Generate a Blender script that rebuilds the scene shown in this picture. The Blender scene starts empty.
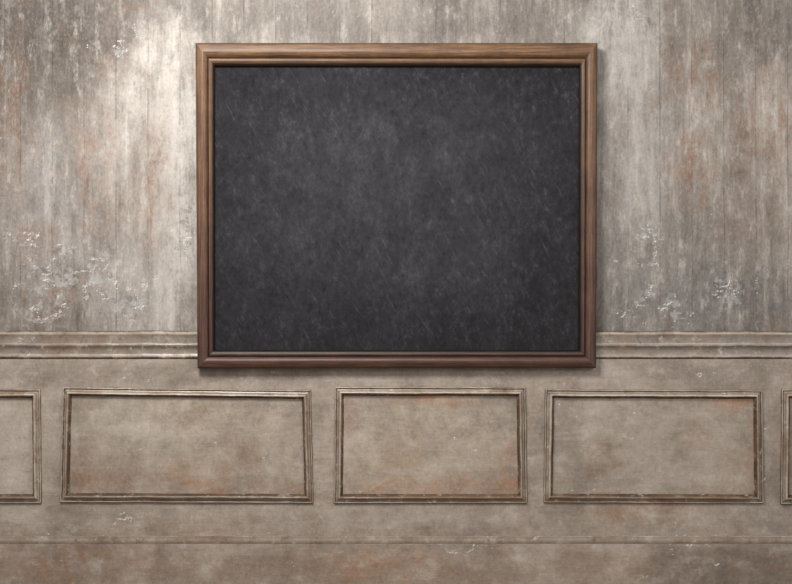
import bpy, math, random
from mathutils import Vector, noise as mnoise
scene=bpy.context.scene
scene.view_settings.view_transform='Standard'
scene.view_settings.look='None'
D=6.0; S=200.0; FLOORPX=640.0; CZ=(FLOORPX-292)/S
def X(px,d=0): return (px-396)/S*(D-d)/D
def Z(py,d=0): return CZ+(292-py)/S*(D-d)/D
def srgb(r,g,b):
    f=lambda c:(c/255)/12.92 if c/255<=0.04045 else (((c/255)+0.055)/1.055)**2.4
    return (f(r),f(g),f(b),1)
def gy(v,w=0.0): return (v+w,v,v-w,1)
random.seed(4)
# ---------------------------------------------------------------- node helper
class NT:
    def __init__(s,name):
        s.m=bpy.data.materials.new(name); s.m.use_nodes=True
        s.t=s.m.node_tree; s.n=s.t.nodes; s.l=s.t.links
        s.b=s.n['Principled BSDF']
    def put(s,sock,v):
        if isinstance(v,bpy.types.NodeSocket): s.l.new(v,sock)
        else: sock.default_value=v
    def math(s,op,a,b=0.0,c=None,clamp=False):
        n=s.n.new('ShaderNodeMath'); n.operation=op; n.use_clamp=clamp
        s.put(n.inputs[0],a); s.put(n.inputs[1],b)
        if c is not None: s.put(n.inputs[2],c)
        return n.outputs[0]
    def vec(s,op,a,b,c=None):
        n=s.n.new('ShaderNodeVectorMath'); n.operation=op
        s.put(n.inputs[0],a); s.put(n.inputs[1],b)
        if c is not None: s.put(n.inputs[2],c)
        return n.outputs[0]
    def noise(s,v,scale,detail=6,rough=0.6,stretch=None,dist=0.0,off=(0,0,0)):
        if stretch or off!=(0,0,0):
            v=s.vec('MULTIPLY_ADD',v,stretch or (1,1,1),off)
        n=s.n.new('ShaderNodeTexNoise'); s.put(n.inputs['Vector'],v)
        n.inputs['Scale'].default_value=scale; n.inputs['Detail'].default_value=detail
        n.inputs['Roughness'].default_value=rough; n.inputs['Distortion'].default_value=dist
        return n
    def rng(s,v,a,b,c=0.0,d=1.0,smooth=True):
        n=s.n.new('ShaderNodeMapRange'); n.interpolation_type='SMOOTHSTEP' if smooth else 'LINEAR'
        s.put(n.inputs[0],v); s.put(n.inputs[1],a); s.put(n.inputs[2],b); s.put(n.inputs[3],c); s.put(n.inputs[4],d)
        return n.outputs[0]
    def mix(s,f,a,b,mode='MIX'):
        n=s.n.new('ShaderNodeMix'); n.data_type='RGBA'; n.blend_type=mode
        s.put(n.inputs[0],f); s.put(n.inputs[6],a); s.put(n.inputs[7],b)
        return n.outputs[2]
    def ramp(s,v,stops):
        n=s.n.new('ShaderNodeValToRGB'); e=n.color_ramp.elements
        while len(e)<len(stops): e.new(0.5)
        for i,(p,c) in enumerate(stops): e[i].position=p; e[i].color=c
        s.put(n.inputs[0],v); return n.outputs[0]
    def blob(s,v,px,py,rx,ry):
        ix,iz=S/rx,S/ry
        q=s.vec('MULTIPLY_ADD',v,(ix,0,iz),(-X(px)*ix,0,-Z(py)*iz))
        g=s.n.new('ShaderNodeTexGradient'); g.gradient_type='SPHERICAL'; s.l.new(q,g.inputs[0])
        return g.outputs['Fac']
    def bump(s,h,strength,dist,prev=None):
        n=s.n.new('ShaderNodeBump'); n.inputs['Strength'].default_value=strength
        n.inputs['Distance'].default_value=dist; s.put(n.inputs['Height'],h)
        if prev is not None: s.l.new(prev,n.inputs['Normal'])
        return n.outputs[0]

def pos(k):
    g=k.n.new('ShaderNodeNewGeometry'); return g.outputs['Position']

def plaster(name,lo,mid,hi,blobs,chips,streak=0.5,planks=True,drag='V',chipamt=0.6,mottle=1.0,rustamt=.5,grit=1.0,ruststr=1.0):
    k=NT(name); P=pos(k)
    w=k.noise(P,4.5,8,0.72).outputs['Color']
    W=k.vec('ADD',P,k.vec('MULTIPLY',k.vec('SUBTRACT',w,(0.5,0.5,0.5)),(0.36,0.0,0.7) if drag=='V' else (0.4,0,0.25)))
    n1=k.noise(P,1.8,9,0.66,stretch=(1.6,1,0.8)).outputs[0]
    col=k.ramp(n1,[(0.34,lo),(0.5,mid),(0.66,hi)])
    st=(7,1,0.5) if drag=='V' else (1.0,1,7)
    n3=k.noise(P,2.0,10,0.70,stretch=st).outputs[0]
    s3=k.ramp(n3,[(0.3,gy(.45,.02)),(0.42,gy(.78,.01)),(0.5,gy(1)),(0.6,gy(.97)),(0.72,gy(1))])
    col=k.mix(streak,col,s3,'MULTIPLY')
    col=k.mix(k.math('MULTIPLY',k.rng(n3,.52,.66),streak*.65),col,srgb(184,177,170))
    if planks:
        sx=k.n.new('ShaderNodeSeparateXYZ'); k.l.new(P,sx.inputs[0])
        u=k.math('DIVIDE',k.math('ADD',sx.outputs[0],10.03),0.16)
        u=k.math('ADD',u,k.math('MULTIPLY',k.noise(P,1.5,3,.5,stretch=(.3,1,1.5)).outputs[0],.12))
        wn=k.n.new('ShaderNodeTexWhiteNoise'); wn.noise_dimensions='1D'
        k.l.new(k.math('FLOOR',u),wn.inputs['W'])
        fr=k.math('FRACT',u); ed=k.math('ABSOLUTE',k.math('SUBTRACT',fr,0.5))
        wn2=k.n.new('ShaderNodeTexWhiteNoise'); wn2.noise_dimensions='1D'
        k.l.new(k.math('ADD',k.math('FLOOR',u),1.0),wn2.inputs['W'])
        tone=k.n.new('ShaderNodeMix'); k.l.new(k.rng(fr,.7,1.0),tone.inputs[0]); k.l.new(wn.outputs[0],tone.inputs[2]); k.l.new(wn2.outputs[0],tone.inputs[3])
        pb=k.math('MULTIPLY_ADD',tone.outputs[0],0.36,0.80)
        cc=k.n.new('ShaderNodeCombineXYZ')
        for i in range(3): k.l.new(pb,cc.inputs[i])
        col=k.mix(0.9,col,cc.outputs[0],'MULTIPLY')
        gn=k.rng(k.noise(P,4,7,0.75,off=(5,5,5)).outputs[0],0.42,0.58)
        gr=k.math('MULTIPLY',k.rng(ed,0.465,0.5),gn)
    # rust stains, tone patches and the wall's painted-in vignette
    na=k.noise(P,10,9,0.78,off=(9,2,4)).outputs[0]
    nbs=k.noise(P,2.6,9,0.76,stretch=(7,1,.8) if drag=='V' else (1.5,1,3),off=(1,2,4)).outputs[0]
    soft=k.math('MULTIPLY',k.rng(na,.38,.58,.5,1),k.rng(nbs,.38,.58,.5,1))
    if drag=='V': hard=k.math('MULTIPLY',k.rng(na,.40,.60,.10,.9),k.rng(nbs,.38,.58,.15,1))
    else: hard=k.math('MULTIPLY',k.rng(na,.36,.62,.2,1),k.rng(nbs,.36,.62,.35,1))
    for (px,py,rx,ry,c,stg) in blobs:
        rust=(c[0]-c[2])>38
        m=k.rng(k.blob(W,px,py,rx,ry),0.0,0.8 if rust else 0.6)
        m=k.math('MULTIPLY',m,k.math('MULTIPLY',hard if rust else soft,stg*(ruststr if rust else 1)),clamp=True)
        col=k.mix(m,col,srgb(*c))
    if planks:
        col=k.mix(k.math('MULTIPLY',gr,0.4),col,srgb(60,54,50))
    # mottling + grit
    n2=k.noise(P,9,10,0.74,stretch=(1.9,1,.7) if drag=='V' else (1,1,1.3),off=(3,1,7)).outputs[0]
    a=mottle
    col=k.mix(a,col,k.ramp(n2,[(0.3,gy(.46,.02)),(0.44,gy(.84,.01)),(0.5,gy(1)),(1,gy(1))]),'MULTIPLY')
    col=k.mix(k.math('MULTIPLY',k.rng(n2,.52,.66),.5*a),col,srgb(186,179,170))
    g=k.noise(P,60,5,0.8,stretch=(1.3,1,.8),off=(3,3,3)).outputs[0]
    col=k.mix(grit,col,k.ramp(g,[(0.28,gy(.60)),(0.5,gy(.97)),(1,gy(1))]),'MULTIPLY')
    col=k.mix(k.math('MULTIPLY',k.rng(g,.52,.72),.30*grit),col,srgb(200,194,188))
    r1=k.math('MULTIPLY',k.rng(k.noise(P,3.2,9,0.74,off=(21,3,8)).outputs[0],0.52,0.68),
              k.rng(k.noise(P,22,6,0.75,off=(2,8,1)).outputs[0],0.42,0.62))
    col=k.mix(k.math('MULTIPLY',r1,rustamt),col,srgb(122,93,71))
    d1=k.rng(k.noise(P,38,6,0.75,off=(7,7,7)).outputs[0],0.60,0.70)
    col=k.mix(k.math('MULTIPLY',d1,0.5*(.4+.6*grit)),col,srgb(58,52,48))
    # peeled flakes
    hf=None; cm=None
    for (px,py,rx,ry) in chips:
        m=k.rng(k.blob(W,px,py,rx,ry),0.0,0.6)
        cm=m if cm is None else k.math('MAXIMUM',cm,m)
    if cm is not None:
        def th_(v): 
            return k.math('ADD',k.math('MULTIPLY',cm,0.16),k.noise(v,17,9,0.70,stretch=(1.0,1,1.2),off=(4,9,2)).outputs[0])
        th=th_(P); th2=th_(k.vec('ADD',P,(0.004,0,-0.005)))
        inner=k.rng(th,0.65,0.68)
        rim=k.math('SUBTRACT',inner,k.rng(th2,0.65,0.68),clamp=True)
        brk=k.rng(k.noise(P,14,4,.6,off=(8,8,8)).outputs[0],.46,.58)
        dkn=k.rng(k.noise(P,7,4,.6,off=(1,8,8)).outputs[0],.45,.55)
        flake=k.mix(dkn,srgb(92,86,82),srgb(160,158,156))
        col=k.mix(k.math('MULTIPLY',inner,chipamt),col,flake)
        col=k.mix(k.math('MULTIPLY',k.math('MULTIPLY',rim,brk),0.8),col,srgb(208,204,198))
        hf=inner
    k.put(k.b.inputs['Base Color'],col)
    k.put(k.b.inputs['Roughness'],k.rng(n2,0.3,0.7,0.5,0.75) if drag=='V' else k.rng(n2,0.3,0.7,0.38,0.55))
    k.b.inputs['Specular IOR Level'].default_value=0.28
    nrm=k.bump(n2,0.6*mottle,0.008)
    nrm=k.bump(n3,0.5,0.006,nrm)
    nrm=k.bump(g,0.5*grit,0.003,nrm)
    if planks: nrm=k.bump(k.math('SUBTRACT',1.0,gr),0.5,0.003,nrm)
    if hf is not None: nrm=k.bump(k.math('SUBTRACT',1.0,hf),0.35,0.001,nrm)
    k.put(k.b.inputs['Normal'],nrm)
    return k.m

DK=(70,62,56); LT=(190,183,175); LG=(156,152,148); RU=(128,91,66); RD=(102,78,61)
wall_blobs=[  # rust and tone patches; vignette painted in: dim upper-left corner, bright board sides
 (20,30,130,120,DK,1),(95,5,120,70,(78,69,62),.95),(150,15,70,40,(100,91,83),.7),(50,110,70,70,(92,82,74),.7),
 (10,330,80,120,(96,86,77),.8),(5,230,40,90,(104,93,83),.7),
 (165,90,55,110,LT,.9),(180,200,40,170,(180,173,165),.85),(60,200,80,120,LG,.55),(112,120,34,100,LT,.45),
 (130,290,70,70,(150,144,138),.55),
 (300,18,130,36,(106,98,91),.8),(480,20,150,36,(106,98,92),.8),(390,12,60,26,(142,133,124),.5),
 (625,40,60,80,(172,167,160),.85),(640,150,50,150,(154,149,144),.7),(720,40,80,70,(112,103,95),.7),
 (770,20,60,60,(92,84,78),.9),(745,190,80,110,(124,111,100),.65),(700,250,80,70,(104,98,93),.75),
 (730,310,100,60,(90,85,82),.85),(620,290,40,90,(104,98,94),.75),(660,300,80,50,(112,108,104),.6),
 (92,170,36,110,RU,1),(152,195,30,90,RU,1),(14,150,34,80,RU,1),(40,240,40,40,RU,.9),
 (692,78,44,50,RU,1),(775,110,38,80,RU,1),(688,168,40,60,RU,1),(665,28,30,40,RD,.9),(15,75,30,30,RU,.8),
 (150,140,24,70,RD,.9),(735,135,34,80,RD,.9),(110,60,30,40,RD,.9),(60,300,50,26,RU,.8),(620,110,20,60,RD,.6),(740,230,40,50,RU,.5)]
wall_chips=[(75,272,80,28),(60,308,60,20),(25,240,30,16),(125,300,44,26),(650,246,24,32),(655,308,60,24),(735,290,36,20),
 (185,240,14,44),(640,20,24,12),(120,40,24,12)]
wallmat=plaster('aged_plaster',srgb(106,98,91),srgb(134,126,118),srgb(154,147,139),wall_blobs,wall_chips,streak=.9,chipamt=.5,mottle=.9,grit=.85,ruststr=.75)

OR=(148,102,68)
wb=[(30,440,60,60,(152,143,132),.6),(10,470,30,40,(166,157,146),.6),(190,430,130,70,(158,146,131),.8),(150,420,70,34,(168,157,144),.7),
 (243,462,30,34,(112,78,50),1),(210,496,70,14,(126,88,60),1),(85,470,26,50,RU,.7),(120,480,60,24,RU,.6),(190,478,60,28,(142,104,74),.8),(280,490,40,16,RU,.8),
 (430,440,110,70,(158,145,129),.8),(365,455,36,40,(174,161,144),.6),(430,398,70,12,OR,1),(460,490,80,18,OR,1),(380,489,44,14,OR,1),
 (500,430,30,40,(156,144,129),.6),(400,465,30,34,(144,112,84),.8),(512,465,18,50,OR,.8),(350,410,16,30,RU,.7),
 (660,445,120,70,(152,142,129),.8),(604,462,24,32,(112,78,50),1),(738,401,36,16,(158,104,66),1),(650,499,110,12,OR,1),(590,420,40,24,(158,147,134),.6),
 (735,470,30,36,(150,124,96),.8),(690,440,40,30,RU,.4),(750,440,12,50,OR,.7),
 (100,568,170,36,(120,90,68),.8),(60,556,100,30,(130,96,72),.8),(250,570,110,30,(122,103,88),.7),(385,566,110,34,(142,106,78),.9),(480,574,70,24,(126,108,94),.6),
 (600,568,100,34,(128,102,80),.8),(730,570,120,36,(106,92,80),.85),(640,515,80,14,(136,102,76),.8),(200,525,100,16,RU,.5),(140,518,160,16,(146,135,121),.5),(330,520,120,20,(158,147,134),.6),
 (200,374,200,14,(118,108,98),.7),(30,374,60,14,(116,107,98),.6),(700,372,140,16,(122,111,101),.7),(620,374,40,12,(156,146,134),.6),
 (785,440,20,80,(134,114,94),.5),(52,450,12,90,(142,131,119),.4)]
wc=[(60,538,40,8),(130,520,50,10),(460,545,60,8),(710,372,24,8),(690,540,40,8)]
wainmat=plaster('aged_wainscot_paint',srgb(120,110,100),srgb(142,130,118),srgb(160,148,136),wb,wc,streak=0.3,planks=False,drag='H',chipamt=.2,mottle=.55,rustamt=.65,grit=.5,ruststr=.78)

def trimmat(name,stops,rust=0.5,chip=.65):
    k=NT(name); P=pos(k)
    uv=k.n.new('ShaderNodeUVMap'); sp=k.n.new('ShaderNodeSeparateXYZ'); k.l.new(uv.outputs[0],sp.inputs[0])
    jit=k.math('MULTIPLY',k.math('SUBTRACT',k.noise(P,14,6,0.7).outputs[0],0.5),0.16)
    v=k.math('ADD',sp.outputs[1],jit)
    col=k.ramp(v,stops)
    n2=k.noise(P,12,9,0.76).outputs[0]
    col=k.mix(1,col,k.ramp(n2,[(0.3,gy(.55,.02)),(0.48,gy(.96)),(1,gy(1))]),'MULTIPLY')
    col=k.mix(k.math('MULTIPLY',k.rng(n2,.53,.64),.3),col,srgb(184,172,157))
    r=k.math('MULTIPLY',k.rng(k.noise(P,5,8,0.7,off=(4,4,4)).outputs[0],0.46,0.60),rust)
    col=k.mix(r,col,srgb(104,78,55))
    dk=k.rng(k.noise(P,20,7,0.75,off=(1,8,1)).outputs[0],0.56,0.66)
    col=k.mix(k.math('MULTIPLY',dk,0.5),col,srgb(60,47,37))
    ch=k.rng(k.noise(P,24,9,0.8,off=(8,1,1)).outputs[0],0.56,0.68)
    col=k.mix(k.math('MULTIPLY',ch,chip),col,srgb(206,198,186))
    k.put(k.b.inputs['Base Color'],col)
    k.b.inputs['Roughness'].default_value=0.34
    nrm=k.bump(n2,0.4,0.003); nrm=k.bump(k.noise(P,60,5,0.7).outputs[0],0.3,0.002,nrm)
    k.put(k.b.inputs['Normal'],nrm)
    return k.m
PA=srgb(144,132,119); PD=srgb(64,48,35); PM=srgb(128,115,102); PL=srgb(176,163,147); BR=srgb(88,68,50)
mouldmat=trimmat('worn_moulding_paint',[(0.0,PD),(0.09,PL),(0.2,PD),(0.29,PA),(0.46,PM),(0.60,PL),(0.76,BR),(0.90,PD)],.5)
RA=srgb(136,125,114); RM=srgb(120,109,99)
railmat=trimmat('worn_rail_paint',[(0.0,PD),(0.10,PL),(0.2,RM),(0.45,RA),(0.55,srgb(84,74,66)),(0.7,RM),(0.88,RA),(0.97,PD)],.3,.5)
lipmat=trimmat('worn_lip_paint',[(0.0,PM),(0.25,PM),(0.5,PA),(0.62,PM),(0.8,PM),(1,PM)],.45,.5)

# ---------------------------------------------------------------- meshes
def link(o): scene.collection.objects.link(o); return o
def mesh(name,v,f,mat,uvs=None):
    me=bpy.data.meshes.new(name); me.from_pydata(v,[],f); me.update()
    me.materials.append(mat)
    if uvs:
        l=me.uv_layers.new(name='UVMap')
        i=0
        for poly in uvs:
            for c in poly: l.data[i].uv=c; i+=1
    return link(bpy.data.objects.new(name,me))
def box(name,x0,x1,y0,y1,z0,z1,mat):
    v=[(x,y,z) for x in(x0,x1) for y in(y0,y1) for z in(z0,z1)]
    f=[(0,1,3,2),(4,6,7,5),(0,4,5,1),(2,3,7,6),(0,2,6,4),(1,5,7,3)]
    return mesh(name,v,f,mat)
def densify(p,n=3):
    out=[]
    for i in range(len(p)-1):
        a,b=p[i],p[i+1]; a0=p[max(i-1,0)]; b1=p[min(i+2,len(p)-1)]
        for j in range(n):
            t=j/n
            q=[]
            for c in range(2):
                m1=(b[c]-a0[c])/2*0.7; m2=(b1[c]-a[c])/2*0.7
                q.append((2*t**3-3*t*t+1)*a[c]+(t**3-2*t*t+t)*m1+(-2*t**3+3*t*t)*b[c]+(t**3-t*t)*m2)
            out.append(tuple(q))
    out.append(p[-1]); return out
def ring(name,oq,iq,prof,ybase,mat,segs=60,jit=0.0,seed=0):
    v=[];f=[];uv=[]
    n=len(prof)
    for s in range(4):
        o0,o1=oq[s],oq[(s+1)%4]; i0,i1=iq[s],iq[(s+1)%4]
        L=math.hypot(o1[0]-o0[0],o1[1]-o0[1]); base=len(v)
        for a in range(segs+1):
            t=a/segs
            for (w,h) in prof:
                ax=o0[0]+(i0[0]-o0[0])*w; az=o0[1]+(i0[1]-o0[1])*w
                bx=o1[0]+(i1[0]-o1[0])*w; bz=o1[1]+(i1[1]-o1[1])*w
                x=ax+(bx-ax)*t; z=az+(bz-az)*t
                fade=1.0 if 0<h else 0.0
                nz=mnoise.noise(Vector((x*7+seed,z*7,w*2)))*jit+mnoise.noise(Vector((x*30,z*30+seed,w*2)))*jit*.5
                nh=mnoise.noise(Vector((x*9,z*9,seed+5)))*jit
                v.append((x+(nz if s%2 else 0),ybase-max(0,h+nh*fade*.8),z+(0 if s%2 else nz)))
        for a in range(segs):
            for b in range(n-1):
                q=base+a*n+b
                f.append((q,q+1,q+n+1,q+n))
                u0=a/segs*L+s*3.7;u1=(a+1)/segs*L+s*3.7
                v0=prof[b][0];v1=prof[b+1][0]
                uv.append([(u0,v0),(u0,v1),(u1,v1),(u1,v0)])
    return mesh(name,v,f,mat,uv)
def strip(name,x0,x1,prof,ybase,mat,segs=200,jit=0.0,seed=0):
    v=[];f=[];uv=[];n=len(prof); z0=prof[0][0]; z1=prof[-1][0]
    for a in range(segs+1):
        x=x0+(x1-x0)*a/segs
        for (z,h) in prof:
            nz=mnoise.noise(Vector((x*6+seed,z*6,1)))*jit+mnoise.noise(Vector((x*25+seed,z*25,1)))*jit*.5
            v.append((x,ybase-max(0,h+(nz if h>0 else 0)),z+nz))
    for a in range(segs):
        for b in range(n-1):
            q=a*n+b; f.append((q,q+1,q+n+1,q+n))
            V=lambda z:(z-z0)/(z1-z0)
            u0=x0+(x1-x0)*a/segs;u1=x0+(x1-x0)*(a+1)/segs
            uv.append([(u0,V(prof[b][0])),(u0,V(prof[b+1][0])),(u1,V(prof[b+1][0])),(u1,V(prof[b][0]))])
    f.append(tuple(range(n))); uv.append([(0,0.5)]*n)
    f.append(tuple(segs*n+i for i in reversed(range(n)))); uv.append([(0,0.5)]*n)
    return mesh(name,v,f,mat,uv)

XL,XR=-3.0,3.0
wall=box('wall_back',XL,XR,0.0,0.15,0,3.7,wallmat)
wall['kind']='structure'; wall['label']='weathered grey-brown plaster wall with peeling paint and rust stains'
WD=0.022
wains=box('trim_1',XL,XR,-WD,0.0,0.0,Z(357),wainmat)
wains['kind']='structure'; wains['label']='distressed taupe painted wainscot below the chair rail'
rp=densify([(331,0.010),(331.6,.022),(333,.030),(334.5,.029),(336,.025),(338,.0235),(343,.0225),(344.5,.025),(346,.026),(348,.0240),(350,.0228),(354,.0228),(355.5,.027),(357,.029),(358.4,.026),(359.2,.0215)],2)
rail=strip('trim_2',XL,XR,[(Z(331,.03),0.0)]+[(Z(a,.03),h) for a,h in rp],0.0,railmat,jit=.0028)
rail['kind']='structure'; rail['label']='chipped taupe chair rail moulding running along the wall'
pr=densify([(0,0),(0.04,.010),(0.11,.013),(0.17,.010),(0.21,.005),(0.30,.0065),(0.40,.009),(0.50,.015),(0.60,.021),(0.70,.0225),(0.80,.018),(0.88,.008),(0.95,.003),(1,0)],4)
panels=[((-220,389),(41,389),(42,503),(-220,503)),
 ((63,387),(311,390),(313.5,503),(60.5,502)),
 ((335,386.5),(525.5,387),(527,503),(334,503)),
 ((545,389),(762,390),(763,503.5),(543.5,502.5)),
 ((781,389),(1010,389),(1010,504),(780,504))]
for i,q in enumerate(panels):
    oq=[(X(a,WD),Z(b,WD)) for a,b in q]
    w=9
    ins=[(w,w),(-w,w),(-w,-w),(w,-w)]
    iq=[(X(a+c,WD),Z(b+d,WD)) for (a,b),(c,d) in zip(q,ins)]
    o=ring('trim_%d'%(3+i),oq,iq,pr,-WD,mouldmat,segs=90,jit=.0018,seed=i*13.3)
    o['kind']='structure'; o['label']='rectangular raised panel moulding with worn bronze-brown edges'
base=box('baseboard_back',XL,XR,-WD-.003,-WD,0.0,Z(542,WD),wainmat)
base['kind']='structure'; base['label']='rust-stained baseboard along the bottom of the wainscot'
bp=[(536,0),(537,.0015),(539,.0035),(540.5,.0045),(542,.005),(543,.0042),(543.6,.0032),(543.7,0)]
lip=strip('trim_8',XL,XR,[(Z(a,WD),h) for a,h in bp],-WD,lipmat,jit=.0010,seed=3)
lip['kind']='structure'; lip['label']='thin chipped ledge moulding capping the baseboard'
k=NT('floor_boards'); P=pos(k)
g=k.noise(P,2,8,0.65,stretch=(1,9,1)).outputs[0]
k.put(k.b.inputs['Base Color'],k.ramp(g,[(0.3,srgb(84,66,52)),(0.7,srgb(136,112,90))])); k.b.inputs['Roughness'].default_value=.5
fl=box('floor',XL,XR,-7,0.15,-0.1,0.0,k.m); fl['kind']='structure'; fl['label']='brown wooden floor'

# ---------------------------------------------------------------- chalkboard
k=NT('frame_wood')
uv=k.n.new('ShaderNodeUVMap'); U=uv.outputs[0]
P=pos(k); sp=k.n.new('ShaderNodeSeparateXYZ'); k.l.new(U,sp.inputs[0]); sz=k.n.new('ShaderNodeSeparateXYZ'); k.l.new(P,sz.inputs[0])
g1=k.noise(U,2.6,9,0.72,stretch=(1.6,5,1),dist=.2).outputs[0]
g2=k.noise(U,14,9,0.8,stretch=(3,9,1)).outputs[0]
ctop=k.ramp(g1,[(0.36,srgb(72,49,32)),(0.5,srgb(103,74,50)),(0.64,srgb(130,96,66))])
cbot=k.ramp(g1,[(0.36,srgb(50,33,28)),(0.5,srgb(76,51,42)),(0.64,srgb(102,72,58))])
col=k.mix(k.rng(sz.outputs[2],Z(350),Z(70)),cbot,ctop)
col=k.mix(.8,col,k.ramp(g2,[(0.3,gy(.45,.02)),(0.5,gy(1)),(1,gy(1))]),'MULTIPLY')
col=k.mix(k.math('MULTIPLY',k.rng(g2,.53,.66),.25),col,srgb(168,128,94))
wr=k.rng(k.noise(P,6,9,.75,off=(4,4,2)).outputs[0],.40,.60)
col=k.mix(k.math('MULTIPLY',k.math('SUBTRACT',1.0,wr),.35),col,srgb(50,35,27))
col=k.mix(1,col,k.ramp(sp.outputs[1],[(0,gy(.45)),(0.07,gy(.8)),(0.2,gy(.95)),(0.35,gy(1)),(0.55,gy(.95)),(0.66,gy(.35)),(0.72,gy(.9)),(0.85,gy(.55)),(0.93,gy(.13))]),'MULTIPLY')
k.put(k.b.inputs['Base Color'],col); k.b.inputs['Roughness'].default_value=.45
k.b.inputs['Specular IOR Level'].default_value=.35
k.put(k.b.inputs['Normal'],k.bump(g2,.3,.002))
woodm=k.m
YB=-.034
FD=0.055
cb=bpy.data.objects.new('chalkboard',None); link(cb); cb.empty_display_size=.2
cb.location=(X(396.5),YB,Z(368,FD-YB))
cb['label']='large black chalkboard in a brown wooden frame hung on the wall'; cb['category']='chalkboard'
od=.03-YB; idp=.015-YB
oq=[(X(a,od),Z(b,od)) for a,b in((195.5,43),(597.5,43),(596,368),(197.5,368.5))]
iq=[(X(a,idp),Z(b,idp)) for a,b in((215,66.5),(579,67),(578.5,350),(215,350))]
fp=[(0,0),(0,.024)]+densify([(0.0,.030),(0.04,.037),(0.10,.041),(0.18,.044),(0.30,.048),(0.42,.049),(0.53,.045),(0.61,.038),(0.66,.032)],4)+densify([(0.67,.034),(0.71,.0385),(0.78,.040),(0.88,.037),(0.95,.031),(0.995,.024)],3)+[(1,.0125)]
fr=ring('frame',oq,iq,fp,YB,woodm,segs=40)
fr['label']='brown stained moulded wood frame'
k=NT('chalk_slate'); P=pos(k)
n1=k.noise(P,2.6,10,0.72).outputs[0]; n2=k.noise(P,30,9,0.82,stretch=(1.3,1,.9)).outputs[0]; n3=k.noise(P,6,12,0.80,stretch=(1.3,1,.9),off=(3,3,3)).outputs[0]
Pr=k.n.new('ShaderNodeVectorRotate'); Pr.rotation_type='Y_AXIS'; k.l.new(P,Pr.inputs['Vector']); Pr.inputs['Angle'].default_value=.5
s1=k.noise(Pr.outputs[0],8,6,.75,stretch=(8,1,1),off=(2,2,2)).outputs[0]
col=k.ramp(n1,[(0.32,srgb(31,30,32)),(0.5,srgb(36,35,37)),(0.68,srgb(43,42,44))])
W=k.vec('ADD',P,k.vec('MULTIPLY',k.vec('SUBTRACT',k.noise(P,3,8,.75).outputs['Color'],(.5,.5,.5)),(.5,0,.5)))
for (px,py,rx,ry,st) in[(385,190,250,180,.30),(480,130,90,70,.14),(450,270,120,60,.16),(290,240,90,70,.14),(390,150,130,110,.14)]:
    m=k.math('MULTIPLY',k.rng(k.blob(W,px,py,rx,ry),0,1.0),k.math('MULTIPLY',k.rng(n3,.38,.66,.35,1),st))
    col=k.mix(m,col,srgb(86,84,88))
col=k.mix(1,col,k.ramp(n2,[(0.3,gy(.45)),(0.5,gy(1)),(1,gy(1))]),'MULTIPLY')
sp1=k.math('MULTIPLY',k.rng(n2,.50,.70),k.rng(n3,.40,.64,.2,1))
col=k.mix(k.math('MULTIPLY',sp1,.34),col,srgb(106,104,108))
col=k.mix(k.math('MULTIPLY',k.rng(s1,.58,.72),.22),col,srgb(110,108,112))
k.put(k.b.inputs['Base Color'],col); k.b.inputs['Roughness'].default_value=.9; k.b.inputs['Specular IOR Level'].default_value=.1
k.put(k.b.inputs['Normal'],k.bump(n2,.15,.001))
sd=.012-YB
sf=box('writing_surface',X(212,sd),X(582,sd),YB-0.012,YB-0.001,Z(353,sd),Z(63,sd),k.m)
sf['label']='matte black slate with smudged chalk dust'
for o in(fr,sf):
    o.parent=cb
    for v in o.data.vertices: v.co-=Vector(cb.location)

# ---------------------------------------------------------------- light + camera
def area(name,loc,target,sx,sy,e,col):
    l=bpy.data.lights.new(name,'AREA'); l.shape='RECTANGLE'; l.size=sx; l.size_y=sy; l.energy=e; l.color=col
    o=link(bpy.data.objects.new(name,l)); o.location=loc
    o.rotation_euler=(Vector(target)-Vector(loc)).to_track_quat('-Z','Y').to_euler(); return o
area('softbox_light',(-1.2,-2.7,4.2),(-0.4,0,1.45),1.2,.9,212,(1,.985,.965))
area('fill_light',(2.6,-3.6,3.0),(0.8,0,1.3),1.5,1.5,62,(1,.985,.97))
w=bpy.data.worlds.new('World'); scene.world=w; w.use_nodes=True
w.node_tree.nodes['Background'].inputs[0].default_value=(1,.985,.97,1); w.node_tree.nodes['Background'].inputs[1].default_value=0.48
cam=bpy.data.cameras.new('camera'); co=link(bpy.data.objects.new('camera',cam))
co.location=(0,-D,CZ); co.rotation_euler=(math.pi/2,0,0); cam.sensor_width=36; cam.lens=36*D/3.96
scene.camera=co
